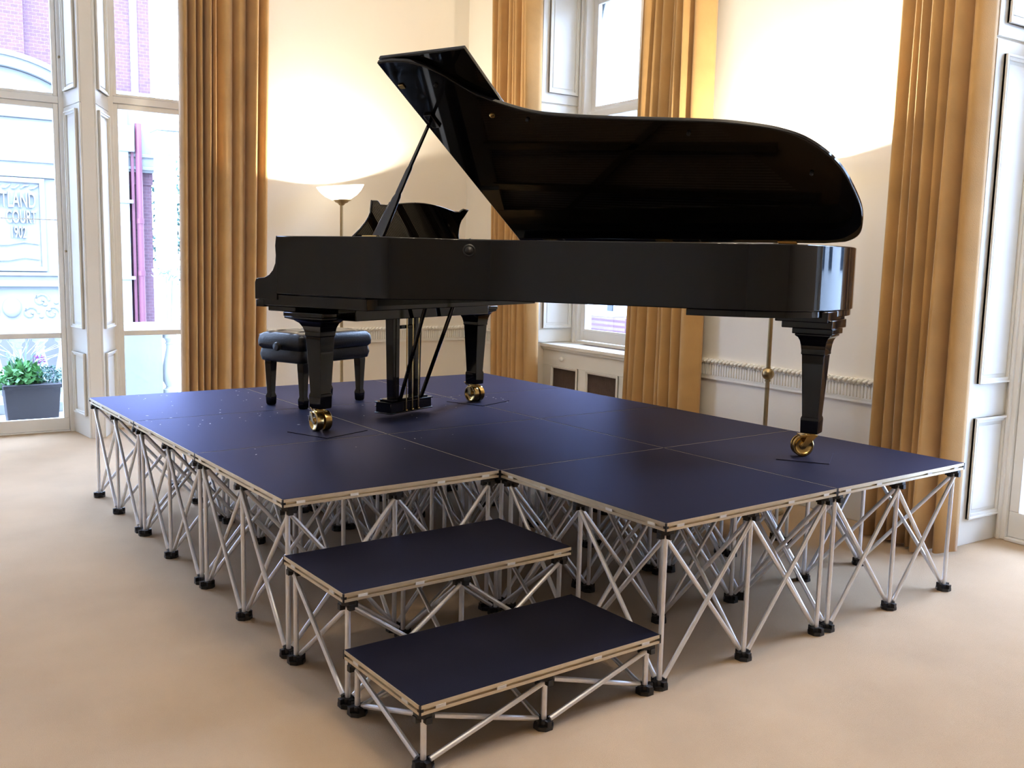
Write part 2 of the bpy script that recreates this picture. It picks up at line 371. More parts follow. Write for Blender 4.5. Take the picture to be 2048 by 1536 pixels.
# ================================================================== CURTAINS
def curtain(name, label, bot, top, n, z0, z1, nf, amp, seed, group=None, widths=None):
    """bot/top: ((x,y),(x,y)) ends of the curtain line at foot and head; n: normal towards the room"""
    rnd = random.Random(seed)
    ws = widths or [rnd.uniform(.5, 1.5) for _ in range(nf)]
    tot = sum(ws); edges = [0]
    for x in ws: edges.append(edges[-1] + x/tot)
    am = [rnd.uniform(.65, 1.15) for _ in ws]; sk = [rnd.uniform(.30, .6) for _ in ws]; dr = [rnd.uniform(-.25, .25) for _ in ws]
    NU, NZ = 30*len(ws)//2, 22
    verts = []; faces = []
    L = (V((*bot[1],0)) - V((*bot[0],0))).length
    N = V((*n, 0))
    for kz in range(NZ+1):
        tz = kz/NZ; z = z0 + (z1-z0)*tz
        for ku in range(NU+1):
            u = ku/NU
            k = max(i for i in range(len(ws)) if edges[i] <= u+1e-9)
            q = (u-edges[k])/(edges[k+1]-edges[k])
            s = sk[k]
            qq = q/s*.5 if q < s else .5 + (q-s)/(1-s)*.5
            prof = max(0., math.sin(PI*qq))**.8
            off = amp*am[k]*prof*(1 + dr[k]*(.5-tz)*1.6) + .006*math.sin(u*7+tz*2.5+seed)
            p = V((*bot[0],0)).lerp(V((*bot[1],0)), u).lerp(V((*top[0],0)).lerp(V((*top[1],0)), u), tz)
            sl = .0
            p = p + N*(off-amp*.45) + (V((*bot[1],0))-V((*bot[0],0))).normalized()*sl
            if kz == 0: z = z0 + .006*math.sin(u*40)
            verts.append((p.x, p.y, z if kz else z0 + .005 + .005*math.sin(u*40)))
    for kz in range(NZ):
        for ku in range(NU):
            i = kz*(NU+1)+ku; faces.append((i, i+1, i+NU+2, i+NU+1))
    m = MB(); m.add(verts, faces); o = m.obj(name, M_curt, smooth=60)
    md = o.modifiers.new('thick', 'SOLIDIFY'); md.thickness = .004; md.offset = 0
    return tag(o, label, 'curtain', group)
curtain('curtain', 'gold floor-length curtain hanging right of the tall windows, behind the piano bench', ((.83,5.88),(1.56,5.88)), ((.885,5.88),(1.645,5.88)), (0,-1), .012, 4.2, 9, .135, 3, widths=[.55,.45,.5,.45,.35,1.2,.9,.75,.8])
curtain('curtain', 'gold curtain in the room corner, left of the sash window', ((3.55,5.27),(3.55,4.585)), ((3.55,5.30),(3.55,4.66)), (-1,0), .012, 4.2, 8, .125, 12, widths=[.5,.55,.4,.6,.5,.6,.9,.9])
curtain('curtain', 'gold curtain right of the sash window, hanging behind the raised piano lid', ((3.55,3.355),(3.55,2.56)), ((3.55,3.23),(3.55,2.58)), (-1,0), .012, 4.2, 8, .135, 21, widths=[.5,.8,.6,.8,.7,.6,.6,1.1])
curtain('curtain', 'gold curtain nearest the glazed door, beyond the stage corner', ((3.47,1.02),(3.47,.50)), ((3.47,.98),(3.47,.52)), (-1,0), .012, 4.2, 7, .17, 5, widths=[.8,.55,.35,.7,.45,.6,.8])
def pole(label, p0, p1):
    t = thing('curtain_pole', label, 'curtain pole', p0)
    d = V(p1)-V(p0)
    MB().tube([(0,0,0), tuple(d)], .018, 12).obj('rod', M_bronze, t)
    for q in (V((0,0,0)), d): MB().sphere(tuple(q), .035, 8).obj('finial', M_bronze, t)
pole('brass curtain pole high above the tall windows', (-1.9,5.88,4.22), (1.75,5.88,4.22))
pole('brass curtain pole high above the sash window', (3.55,5.4,4.22), (3.55,2.45,4.22))
pole('brass curtain pole high above the glazed door', (3.47,1.15,4.22), (3.47,-1.4,4.22))

# ================================================================== STAGE
RS = .055
def S(x, y, z=0.): return V((x*math.cos(RS)-y*math.sin(RS), x*math.sin(RS)+y*math.cos(RS), z))
DECK_T = .032
def deck(name, label, group, W, D, htop, pos):
    t = thing(name, label, 'stage platform' if W == D else 'step', S(*pos, htop), RS, group)
    e = .0015
    MB().box((.004,.004,-.012),(W-.004,D-.004,0)).obj('carpeted_board', M_deck, t, smooth=0)
    b = MB(); prof = [(.0,-DECK_T),(.0,-.0215),(.009,-.0215),(.009,-.0135),(.0,-.0135),(.0,-.0035),(.0,-.001),(.0038,-.001),(.0038,-.013),(.03,-.013),(.03,-DECK_T)]
    rings = []
    for (sx, sy) in ((0,0),(1,0),(1,1),(0,1)):
        rings.append([((p+e) if not sx else W-e-p, (p+e) if not sy else D-e-p, z) for p, z in prof])
    rings.append(rings[0]); b.loft(rings, cap=False); b.obj('edge_frame', M_edge, t, smooth=0)
    cps = []
    for sx in (0,1):
        for sy in (0,1):
            x = 0 if not sx else W; y = 0 if not sy else D; dx = 1-2*sx; dy = 1-2*sy
            c = MB()
            for (p, q) in (((0,0),(.006,.006)), ((.0,.0),(.014,.0022)), ((0,0),(.0022,.014))):
                z0, z1 = (-DECK_T, -.001) if p == (0,0) and q == (.006,.006) else (-.022, -.013)
                a = (x+dx*.0003, y+dy*.0003); bb = (x+dx*q[0], y+dy*q[1])
                c.box((min(a[0],bb[0]),min(a[1],bb[1]),z0),(max(a[0],bb[0]),max(a[1],bb[1]),z1))
            c.obj('corner_cap', M_blk, t, smooth=0)
    def tabs(L, fix):
        for u in ([.09, L-.09] if L < .8 else [.075, .30, L-.30, L-.075]):
            for s in (0,1):
                c = MB(); a = .018
                if fix == 'x': c.box((u-a, .0006 if not s else D-.006, -.0225), (u+a, .006 if not s else D-.0006, -.0125))
                else: c.box((.0006 if not s else W-.006, u-a, -.0225), (.006 if not s else W-.0006, u+a, -.0125))
                c.obj('locking_tab', M_tab, t, smooth=0)
    tabs(W, 'x'); tabs(D, 'y')
    return t
def riser(name, label, group, W, D, h, pos, nx=2, ny=2):
    """folding riser of aluminium tube, standing on the floor under a deck of top height h"""
    t = thing(name, label, 'stage riser', S(*pos, 0), RS, group)
    i = .036; zt = h-DECK_T; zn = zt-.022; zf = .014
    xs = [i + (W-2*i)*k/nx for k in range(nx+1)]; ys = [i + (D-2*i)*k/ny for k in range(ny+1)]
    R = .0098
    post = MB().tube([(0,0,.008),(0,0,zt-.012)], R, 10).mesh('post', M_alu)
    foot = MB(); foot.prism([(-.032,-.014),(-.014,-.032),(.014,-.032),(.032,-.014),(.032,.014),(.014,.032),(-.014,.032),(-.032,.014)], .0005, .014); foot.lathe([(.020,.016),(.020,.030),(.012,.031)], n=12)
    for a in range(4): 
        q = PI/2*a; foot.box((math.cos(q)*.024-.009, math.sin(q)*.024-.009, .014),(math.cos(q)*.024+.009, math.sin(q)*.024+.009, .032))
    foot = foot.mesh('foot', M_blk)
    con = MB(); con.prism([(-.030,-.012),(-.012,-.030),(.012,-.030),(.030,-.012),(.030,.012),(.012,.030),(-.012,.030),(-.030,.012)], -.018, -.0005)
    for a in range(4):
        q = PI/2*a; con.box((math.cos(q)*.024-.010, math.sin(q)*.024-.010, -.034),(math.cos(q)*.024+.010, math.sin(q)*.024+.010, -.014))
    con = con.mesh('top_connector', M_blk)
    def put(n, me, loc):
        o = bpy.data.objects.new(n, me); COL.objects.link(o); o.parent = t; o.location = loc; return o
    for x in xs:
        for y in ys:
            put('post', post, (x,y,0)); put('foot', foot, (x,y,0)); put('top_connector', con, (x,y,zt))
    br = {}
    def brace(p, q, side):
        d = V(q)-V(p); key = (round(d.x,4), round(d.y,4), round(d.z,4))
        nn = V((d.y, -d.x, 0)).normalized()
        if abs(nn.x) > .5: nn = V((1,0,0))
        else: nn = V((0,1,0))
        off = nn*(.0115*side); dn = d.normalized()*.018
        if key not in br: br[key] = MB().tube([tuple(dn), tuple(d-dn)], R*.93, 10).mesh('brace', M_alu)
        put('brace', br[key], V(p)+off)
    for y in ys:
        for k in range(nx):
            brace((xs[k],y,zn),(xs[k+1],y,zf+.012),1); brace((xs[k],y,zf+.012),(xs[k+1],y,zn),-1)
    for x in xs:
        for k in range(ny):
            brace((x,ys[k],zn),(x,ys[k+1],zf+.012),1); brace((x,ys[k],zf+.012),(x,ys[k+1],zn),-1)
    return t
H1, H2, H3 = .6294, .4155, .2225
where = {
 (0,1): 'at the front left, behind the upper step',
 (0,2): "on the left edge, below the piano's near castor",
 (0,3): 'at the back left corner, nearest the tall windows',
 (1,0): 'at the front, directly right of the two steps',
 (1,1): "in the middle, under the piano's belly",
 (1,2): 'in the middle, carrying the piano pedals',
 (1,3): 'at the back middle, behind the piano pedals',
 (2,0): 'at the front right corner, under the tail castor',
 (2,1): 'on the right edge, just behind the tail castor',
 (2,2): 'on the right edge, second from the back corner',
 (2,3): 'at the back right corner, beside the radiator cover',
}
proto_r = None
for (i, j), wh in where.items():
    deck('stage_deck', 'black carpeted stage panel ' + wh, 'stage deck panels', 1, 1, H1, (i, j))
    lab = 'silver tube riser under the stage panel ' + wh
    if proto_r is None: proto_r = riser('stage_riser', lab, 'stage risers', 1, 1, H1, (i, j))
    else:
        c = dup(proto_r); c.location = S(i, j, 0); c['label'] = lab
deck('step_deck', 'upper black carpeted step panel, butted against the stage front', 'step panels', 1, .5, H2, (0, .5))
deck('step_deck', 'lower black carpeted step panel, nearest the camera', 'step panels', 1, .5, H3, (0, 0))
riser('step_riser', 'silver tube riser under the upper step', 'step risers', 1, .5, H2, (0, .5), 2, 1)
riser('step_riser', 'low silver tube riser under the lower step', 'step risers', 1, .5, H3, (0, 0), 2, 1)

# ================================================================== PIANO
PO = V((1.246, 2.568, H1+.0035)); PR = math.radians(-66.449)
pn = thing('grand_piano', 'glossy black concert grand piano with raised lid standing on the stage', 'piano', PO, PR)
def spline(pts, n=8):
    out = []
    P = [V((*p,0)) for p in pts]
    for k in range(len(P)-1):
        p0 = P[max(k-1,0)]; p1 = P[k]; p2 = P[k+1]; p3 = P[min(k+2,len(P)-1)]
        for i in range(n):
            t = i/n; out.append(tuple((.5*((2*p1)+(-p0+p2)*t+(2*p0-5*p1+4*p2-p3)*t*t+(-p0+3*p1-3*p2+p3)*t**3))[:2]))
    out.append(tuple(P[-1][:2])); return out
bent = spline([(.36,-.78),(.43,-.777),(.51,-.742),(.58,-.672),(.67,-.54),(.79,-.435),(.95,-.345),(1.16,-.295),(1.39,-.258),(1.77,-.205),(1.95,-.170),(2.12,-.110),(2.235,-.02),(2.325,.15),(2.362,.40),(2.355,.56),(2.315,.70),(2.23,.765),(2.14,.78)], 7)
def offset(pts, d):
    out = []
    for k in range(len(pts)):
        a = V((*pts[max(k-1,0)],0)); c = V((*pts[min(k+1,len(pts)-1)],0)); t = (c-a).normalized()
        out.append((pts[k][0]-t.y*d, pts[k][1]+t.x*d))
    return out
path = [(-.215,-.78),(.0,-.78),(.2,-.78)] + bent + [(1.6,.78),(1.0,.78),(.4,.78),(-.215,.78)]
inner = offset(path, .058)
b = MB(); nP = len(path); rings = []
for (p, q) in zip(path, inner): rings.append([(p[0],p[1],.702),(p[0],p[1],1.0),(q[0],q[1],1.0),(q[0],q[1],.702)])
b.loft(rings); rim = b.obj('rim', M_lacq, pn, .004, 30)
tl = [(p, q) for p, q in zip(offset(path, .008), offset(path, .07)) if p[0] > 1.78]
b = MB(); b.loft([[(p[0],p[1],.672),(p[0],p[1],.7015),(q[0],q[1],.7015),(q[0],q[1],.672)] for p, q in tl]); b.obj('rim_band', M_lacq, pn, .003, 30)
# arms (cheeks) with the S curve in front of the rim
armp = [(-.215,1.0),(-.222,.95),(-.218,.90),(-.222,.86),(-.240,.825),(-.268,.800),(-.305,.785),(-.345,.782),(-.366,.776),(-.375,.760),(-.375,.672),(-.10,.672),(-.10,.702),(.40,.702),(.40,1.0)]
for s in (-1, 1):
    b = MB(); y0_, y1_ = (-.7805, -.715) if s < 0 else (.715, .7805)
    fr = armp[:12]+[(-.214,.672)]
    fr = armp[:11]+[(-.212,.672),(-.212,1.0)]
    b.loft([[(x,y0_,z) for x,z in fr], [(x,y1_,z) for x,z in fr]]); b.obj('arm', M_lacq, pn, .003, 30)
    b = MB(); b.box((-.374, -.776 if s < 0 else .70, .632),(-.315, -.70 if s < 0 else .776, .670)); b.obj('key_block', M_lacq, pn, .003)
b = MB(); b.box((-.355,-.774,.640),(.40,.774,.700)); b.box((-.30,-.76,.612),(-.10,.76,.640)); b.box((-.24,-.60,.572),(.17,.60,.639)); b.obj('keybed', M_lacq, pn, .004)
b = MB(); b.box((-.375,-.712,.672),(-.345,.712,.735)); b.obj('key_slip', M_lacq, pn, .003)
b = MB()
for k in range(52):
    y = -.61+k*.0235; b.box((-.343,y,.715),(-.195,y+.0225,.737))
b.obj('white_keys', M_ivory, pn, smooth=0)
b = MB()
for k in range(51):
    if k % 7 in (2, 6): continue
    y = -.61+(k+1)*.0235; b.box((-.295,y-.005,.737),(-.195,y+.006,.749))
b.obj('black_keys', M_blk, pn, smooth=0)
b = MB(); b.box((-.343,-.712,.72),(-.20,-.612,.745)); b.box((-.343,.613,.72),(-.20,.712,.745)); b.obj('key_cheeks', M_lacq, pn, .003)
b = MB(); b.loft([[(x,-.712,z) for x,z in ((-.195,.742),(-.180,.80),(-.150,.93),(-.130,.93),(-.150,.742))],[(x,.712,z) for x,z in ((-.195,.742),(-.180,.80),(-.150,.93),(-.130,.93),(-.150,.742))]]); b.obj('fallboard', M_lacq, pn, .003)
# soundboard, iron plate, strings, beams
ip = offset(path, .056)
MB().prism(ip, .800, .812).obj('soundboard', M_sound, pn, smooth=0)
b = MB(); pw = offset(path, .15)
b.loft([[(p[0],p[1],.880),(p[0],p[1],.905),(q[0],q[1],.905),(q[0],q[1],.880)] for p, q in zip(ip, pw)])
b.box((-.10,-.70,.88),(.12,.70,.90))
for (x0_,y0_,x1_,y1_) in ((.1,-.42,.75,-.39),(.1,-.12,1.55,.02),(.1,.20,1.9,.30),(.1,.46,2.1,.58),(.5,.70,1.6,-.12)):
    d = V((x1_-x0_, y1_-y0_, 0)).normalized(); n_ = V((-d.y, d.x, 0))*.018
    P0, P1 = V((x0_,y0_,0)), V((x1_,y1_,0))
    b.prism([tuple((P0+n_)[:2]),tuple((P0-n_)[:2]),tuple((P1-n_)[:2]),tuple((P1+n_)[:2])], .885, .925)
b.obj('iron_plate', M_gold, pn, .004)
b = MB()
for k in range(84):
    y = -.64+k*.0152; xe = min([2.05, .42+1.75*((k+2)/86)**.8]+[px_-.06 for px_, py_ in bent if py_ < .3 and py_ > y-.10])
    b.tube([(.02,y,.898),(xe,y+.10*(k/84),.892)], .0012, 4)
tag(b.obj('strings', M_string, pn), kind='stuff')
b = MB()
for yy in (-.35, .0, .35):
    xe = .75 if yy < -.3 else (1.9 if yy < .1 else 2.2)
    b.box((.05,yy-.045,.70),(xe,yy+.045,.80))
b.box((.30,-.70,.66),(.40,.70,.70)); b.box((1.05,-.20,.70),(1.15,.70,.80))
b.obj('back_beams', M_lacq, pn, .004)
# locking rosette on the rim
def bent_at(x):
    k = min(range(len(bent)), key=lambda i: abs(bent[i][0]-x)+ (10 if bent[i][1] > .3 else 0))
    p = V((*bent[k],0)); t = (V((*bent[k+1],0))-V((*bent[k-1],0))).normalized(); return p, V((t.y,-t.x,0))
p_, n_ = bent_at(.768)
b = MB(); b.lathe([(.032,0),(.032,.005),(.026,.009),(.022,.005),(.016,.011),(.006,.016),(0,.0165)], (0,0,0), 'z', 20)
o = b.obj('rosette', M_blk, pn); o.location = (p_.x, p_.y, .944); o.rotation_euler = V((n_.x, n_.y, 0)).to_track_quat('Z','Y').to_euler()
# legs
def leg(x, y, top, rot, cx, cy, crot, single=False, ztop=.70, fl=.082):
    def ring(s, z):
        n = s if s < .0561 or single else .055+(s-.055)*2.3
        p = s if s < .0561 or single else .055+(s-.055)*1.25
        return [(-n,-s,z),(p,-s,z),(p,s,z),(-n,s,z)]
    b = MB(); k = 1.0
    b.loft([ring(fl,.590),ring(fl,.581),ring(.056+(fl-.056)*.55,.572),ring(.056+(fl-.056)*.26,.556),ring(.056+(fl-.056)*.09,.535),ring(.055,.505),ring(.0555,.503),ring(.0555,.492),ring(.052,.490),ring(.038,.195),ring(.0405,.190),ring(.0425,.182),ring(.0425,.172),ring(.041,.116),ring(.038,.112)])
    l = b.obj('leg', M_lacq, pn, .0025, 30, (x,y,0)); l.rotation_euler = (0,0,rot)
    c = MB(); c.box((-(fl+.012 if single else .055+(fl-.055)*2.3+.008),-min(fl,.09)-.01,.590),(fl+.012,min(fl,.09)+.01,.618 if ztop > .64 else .613))
    if ztop > .64: c.box((-.135,-.125,.618),(.10,.125,.66)); c.box((-.16,-.15,.648),(.085,.15,ztop))
    c.obj('leg_block', M_lacq, l, .004)
    f = MB(); f.lathe([(.030,.112),(.030,.106),(.018,.104),(.016,.098)], n=16); f.obj('ferrule', M_brass, l)
    # castor
    c = MB(); M = Matrix.Translation((cx-x, cy-y, 0)); R = Matrix.Rotation(crot-rot, 4, 'Z'); M = Matrix.Rotation(-rot, 4, 'Z') @ M @ Matrix.Rotation(rot, 4, 'Z') @ R
    c.mx = M
    wh = MB(); wh.mx = M
    for s in ((-1, 1)):
        y0_ = s*.006; y1_ = s*(.022 if single else .044)
        wh.lathe([(.020,y0_),(.050,y0_),(.0515,y0_+s*.004),(.0515,y1_-s*.004),(.048,y1_),(.043,y1_),(.040,y1_-s*.006),(.030,y1_-s*.011),(.018,y1_-s*.011),(.015,y1_-s*.002),(0,y1_)], (0,0,.052), 'y', 26)
    wh.obj('castor_wheel', M_brass, l, smooth=40)
    back = M.inverted() @ V((0,0,0))
    c.tube([(0,0,.052),(back.x*.55,0,.085),(back.x,back.y,.106)], [.005,.005,.006], 8)
    c.box((-.012,-.0055,.03),(.012,.0055,.10)); c.box((min(-.02,back.x-.022),-.030,.0985),(max(.02,back.x+.022),.030,.1065))
    fy = .028 if single else .05
    c.hexa([(-.010,-fy,.050),(.016,-fy,.050),(.016,-fy+.004,.050),(-.010,-fy+.004,.050)],[(back.x*.6-.012,-fy,.1),(back.x+.02,-fy,.1),(back.x+.02,-fy+.004,.1),(back.x*.6-.012,-fy+.004,.1)])
    if not single:
        c.hexa([(-.05,-.030,.104),(-.02,-.034,.104),(-.018,-.026,.104),(-.05,-.024,.104)],[(-.065,-.034,.122),(-.05,-.036,.122),(-.05,-.030,.124),(-.065,-.028,.124)])
    c.obj('castor_fork', M_brass, l, .001)
    return l
leg(-.010, -.672, 0, 0, .012, -.694, math.radians(-18), ztop=.63, fl=.10)
leg(.002, .700, 0, 0, .012, .690, math.radians(-10), ztop=.63, fl=.09)
leg(2.262, .312, 0, 0, 2.231, .284, math.radians(34), True)
# brackets that spread the front legs under the keybed
# pedal lyre
ly = MB(); ly.box((-.055,-.185,.030),(.055,.185,.090)); ly.box((-.062,-.192,.083),(.062,.192,.092)); ly.box((-.062,-.192,.024),(.062,.192,.032)); ly.box((-.045,-.165,.092),(.045,.165,.104))
lyo = ly.obj('pedal_box', M_lacq, pn, .003)
b = MB()
for s in (-1, 1):
    b.hexa([(-.030,s*.095-.026,.104),(.020,s*.095-.026,.104),(.020,s*.095+.026,.104),(-.030,s*.095+.026,.104)],[(-.035,s*.10-.032,.612),(.022,s*.10-.032,.612),(.022,s*.10+.032,.612),(-.035,s*.10+.032,.612)])
b.box((-.02,-.10,.50),(.012,.10,.52)); b.box((-.06,-.17,.60),(.06,.17,.614))
b.obj('lyre_post', M_lacq, pn, .003)
for s in (-1, 1):
    MB().tube([(.045,s*.095,.09),(.235,s*.13+.03,.655)], .0115, 10).obj('lyre_brace', M_lacq, pn)
for s in (-.055, 0, .055):
    b = MB(); b.loft([[(.04,s-.010,.052),(.04,s+.010,.052),(.04,s+.010,.058),(.04,s-.010,.058)],[(-.10,s-.010,.052),(-.10,s+.010,.052),(-.10,s+.010,.058),(-.10,s-.010,.058)],[(-.135,s-.019,.044),(-.135,s+.019,.044),(-.135,s+.019,.052),(-.135,s-.019,.052)],[(-.165,s-.014,.034),(-.165,s+.014,.034),(-.165,s+.014,.042),(-.165,s-.014,.042)]])
    b.obj('pedal', M_brass, pn, .003)
    MB().tube([(.062,s,.035),(.062,s,.60)], .0035, 8).obj('pedal_rod', M_brass, pn)
    MB().sphere((.063,s,.036), .008, 6).obj('rod_nut', M_brass, pn)
# music desk, leaning towards the tail
def desk():
    top = [(-.478,0),(-.46,.02),(-.435,.05),(-.415,.085),(-.405,.115),(-.404,.14),(-.412,.155),(-.432,.205),(-.385,.207),(-.365,.196),(-.355,.188)]
    arch = [(-.30+.6*k/12, .188+.03*math.sin(PI*k/12)) for k in range(13)]
    right = [(-x, z) for x, z in reversed(top)]
    o = top+arch+right; b = MB()
    def P(y, z, t): return (.02+z*.48+t*.9, y, 1.004+z*.955-t*.42)
    b.loft([[P(y,z,0) for y,z in o],[P(y,z,.014) for y,z in o]]); d = b.obj('music_desk', M_lacq, pn, .003, 30)
    b = MB(); b.box((-.10,-.50,.985),(.055,.50,1.004)); b.obj('desk_shelf', M_lacq, d, .003)
    b = MB(); b.tube([(.05,.44,1.0),(.14,.44,1.02)], .008, 8); b.box((.04,.425,1.002),(.20,.45,1.016)); b.obj('desk_rail', M_lacq, d, .002)
desk()
# lid
PH = math.radians(31.6)
Lid = bpy.data.objects.new('lid', None)
FX = .27
b = MB()
lo_ = [(x, y) for x, y in offset(path, -.012) if x > .40]
# lid coordinates: x along piano, s = distance from the hinge at the spine
outl = [(FX, .0)] + [(FX, 1.585), (.36, 1.585)] + [(x, .785-y) for x, y in lo_ if y < .772] + [(2.14, 0.0)]
outl = [(x, max(0, s)) for x, s in outl]
TL = .024
b.loft([[(x,s,0) for x,s in outl],[(x,s,TL) for x,s in outl]])
lid = b.obj('lid', M_lacq, pn, .006, 30)
lid.location = (0, .787, 1.022)
# local lid y axis (s) must point to -y and up
cx_, sx_ = math.cos(PH), math.sin(PH)
lid.rotation_euler = Matrix(((1,0,0),(0,-cx_,sx_),(0,sx_,cx_))).to_euler() if False else (0,0,0)
Mx = Matrix(((1,0,0),(0,-cx_,sx_),(0,sx_,cx_)))   # columns: x, s, normal -> s=( -c, s ), n=( s, c )
for v in lid.data.vertices: v.co = Mx @ v.co
bm_ = bmesh.new(); bm_.from_mesh(lid.data); bmesh.ops.recalc_face_normals(bm_, faces=bm_.faces); bm_.to_mesh(lid.data); bm_.free()
def lidpart(name, mb, m, bevel=0., smooth=35):
    mb.v = [tuple(Mx @ V(p)) for p in mb.v]; return mb.obj(name, m, lid, bevel, smooth)
b = MB(); b.loft([[(FX-.002,.006,TL+.004),(FX-.002,1.585,TL+.004),(.79,1.582,TL+.004),(.79,.006,TL+.004)],[(FX-.002,.006,TL+.026),(FX-.002,1.585,TL+.026),(.79,1.582,TL+.026),(.79,.006,TL+.026)]])
lidpart('lid_flap', b, M_lacq, .005)
b = MB(); b.tube([(FX-.004,.02,TL+.002),(FX-.004,1.56,TL+.002)], .004, 8); lidpart('flap_hinge', b, M_brass)
b = MB(); b.lathe([(.016,0),(.015,-.006),(.010,-.010),(0,-.012)], (.716,1.15,0), 'z', 14); lidpart('lid_lock', b, M_brass)
b = MB(); b.box((.30,1.40,-.008),(.33,1.43,0)); lidpart('lid_catch', b, M_brass, .002)
for (x, s) in ((.52,1.42),(.9,1.12),(1.7,.95),(2.2,.62)):
    b = MB(); b.lathe([(.009,0),(.009,-.010),(.006,-.013),(0,-.014)], (x,s-.02,0), 'z', 10); lidpart('rubber_bumper', b, M_blk)
b = MB(); b.box((.31,1.10,-.014),(.36,1.20,0)); lidpart('prop_socket', b, M_lacq, .003)
for x in (.50, 1.25, 1.95):
    b = MB(); b.box((x-.05,.0,-.004),(x+.05,.03,0)); b.tube([(x-.05,-.003,-.006),(x+.05,-.003,-.006)], .005, 8); lidpart('lid_hinge', b, M_brass)
# prop stick
st = V((.375,-.705,.93)); en = V((.322,.787-1.16*cx_,1.022+1.16*sx_-.022))
b = MB(); d = (en-st)
def sq(p, wx, wy):
    return [tuple(p+V((a*wx, c*wy, 0))) for a, c in ((-1,-1),(1,-1),(1,1),(-1,1))]
b.loft([sq(st,.030,.012), sq(st+d*.10,.029,.012), sq(st+d*.40,.020,.011), sq(st+d*.43,.013,.010), sq(st+d*.45,.0145,.010), sq(st+d*.62,.0135,.009), sq(st+d*.65,.0095,.008), sq(st+d,.008,.007)])
ps = b.obj('prop_stick', M_lacq, pn, .002)
b = MB(); o_ = V((-.034,.004,0)); b.loft([sq(st+d*.02+o_,.011,.010), sq(st+d*.12+o_*.98,.0105,.009), sq(st+d*.37+o_*.8,.006,.007)]); b.obj('short_stick', M_lacq, ps, .002)
b = MB(); b.box((.33,-.735,.985),(.42,-.70,1.006)); b.obj('prop_hinge', M_brass, ps, .003)

# castor pads on the deck
def pad(label, c, rz, w_, d_):
    b = MB(); b.box((-w_/2,-d_/2,.0004),(w_/2,d_/2,.0035)); o = b.obj('castor_pad', M_deck, None, smooth=0, loc=(c[0],c[1],H1)); o.rotation_euler = (0,0,rz)
    return tag(o, label, 'castor pad', 'castor pads on the stage')
def PW(x, y):
    c, s = math.cos(PR), math.sin(PR); return (PO.x+x*c-y*s, PO.y+x*s+y*c)
pad('thin dark board under the tail castor of the piano', PW(2.245,.30), PR+.2, .24, .30)
pad('thin dark board under the near front castor of the piano', PW(.05,-.68), PR, .28, .30)
pad('thin dark board under the far front castor of the piano', PW(.02,.72), PR, .28, .30)
# pale lint scattered on the deck
b = MB(); rr = random.Random(4)
for k in range(95):
    if k < 40: x, y = rr.uniform(.05,1.0), rr.uniform(2.6,3.95)
    elif k < 75: q = PW(rr.gauss(-.02,.10), rr.gauss(.82,.10)); x, y = q[0]*math.cos(RS)+q[1]*math.sin(RS), -q[0]*math.sin(RS)+q[1]*math.cos(RS)
    else: x, y = rr.uniform(.1,2.0), rr.uniform(1.6,3.0)
    s = rr.uniform(.003,.009); p = S(x, y, H1); a = rr.uniform(0,PI)
    b.hexa([tuple(p+V((math.cos(a+q)*s*(1,.5,1,.5)[i], math.sin(a+q)*s*(1,.5,1,.5)[i], 0))) for i, q in enumerate((0,1.4,3.1,4.5))],[tuple(p+V((math.cos(a+q)*s*(1,.5,1,.5)[i], math.sin(a+q)*s*(1,.5,1,.5)[i], .00035))) for i, q in enumerate((0,1.4,3.1,4.5))])
tag(b.obj('lint', M_white, smooth=0), 'pale specks of lint scattered over the black stage carpet', 'lint', kind='stuff')

# ================================================================== BENCH
bp = PW(-.715, .010)
bn = thing('piano_bench', 'black tufted leather piano bench with wooden legs at the keyboard', 'bench', (bp[0], bp[1], H1), PR)
hx, hy = .180, .300
b = MB(); NX, NY = 28, 44; vs_ = []; fs_ = []
bt = [(-.09+.18*i/1, -.20+.40*j/2) for i in range(2) for j in range(3)]
def ctop(u, v):
    x, y = hx*u, hy*v
    ed = (1-abs(u)**6)*(1-abs(v)**6); z = .430 + .030*max(ed,0)**.5
    for (bx, by) in bt: z -= .020*math.exp(-((x-bx)**2+(y-by)**2)/(2*.018**2))
    for by in (-.20, 0, .20): z -= .006*math.exp(-((y-by)**2)/(2*.008**2))
    for bx in (-.09, .09): z -= .006*math.exp(-((x-bx)**2)/(2*.008**2))
    return z
for i in range(NX+1):
    for j in range(NY+1):
        u, v = -1+2*i/NX, -1+2*j/NY; vs_.append((hx*u*1.0, hy*v, ctop(u, v)))
for i in range(NX):
    for j in range(NY): a = i*(NY+1)+j; fs_.append((a, a+NY+1, a+NY+2, a+1))
b.add(vs_, fs_)
def rr_(sx, sy, z, r=.03, n=5):
    out = []
    for qx, qy, a0 in ((1,1,0),(-1,1,PI/2),(-1,-1,PI),(1,-1,1.5*PI)):
        for k in range(n+1): a = a0+PI/2*k/n; out.append((qx*(sx-r)+r*math.cos(a), qy*(sy-r)+r*math.sin(a), z))
    return out
b.loft([rr_(hx-.004,hy-.004,.350),rr_(hx+.010,hy+.010,.365),rr_(hx+.012,hy+.012,.395),rr_(hx+.006,hy+.006,.425),rr_(hx-.010,hy-.010,.443)], cap=False)
b.obj('cushion', M_leath, bn, smooth=60)
b = MB(); b.loft([rr_(hx-.02,hy-.02,.272),rr_(hx-.004,hy-.004,.280),rr_(hx+.004,hy+.004,.315),rr_(hx-.002,hy-.002,.348),rr_(hx-.01,hy-.01,.352)]); b.obj('leather_apron', M_leath, bn, smooth=50)
for (x, y) in bt: MB().sphere((x,y,.4415), .007, 6, (1,1,.6)).obj('button', M_leath, bn)
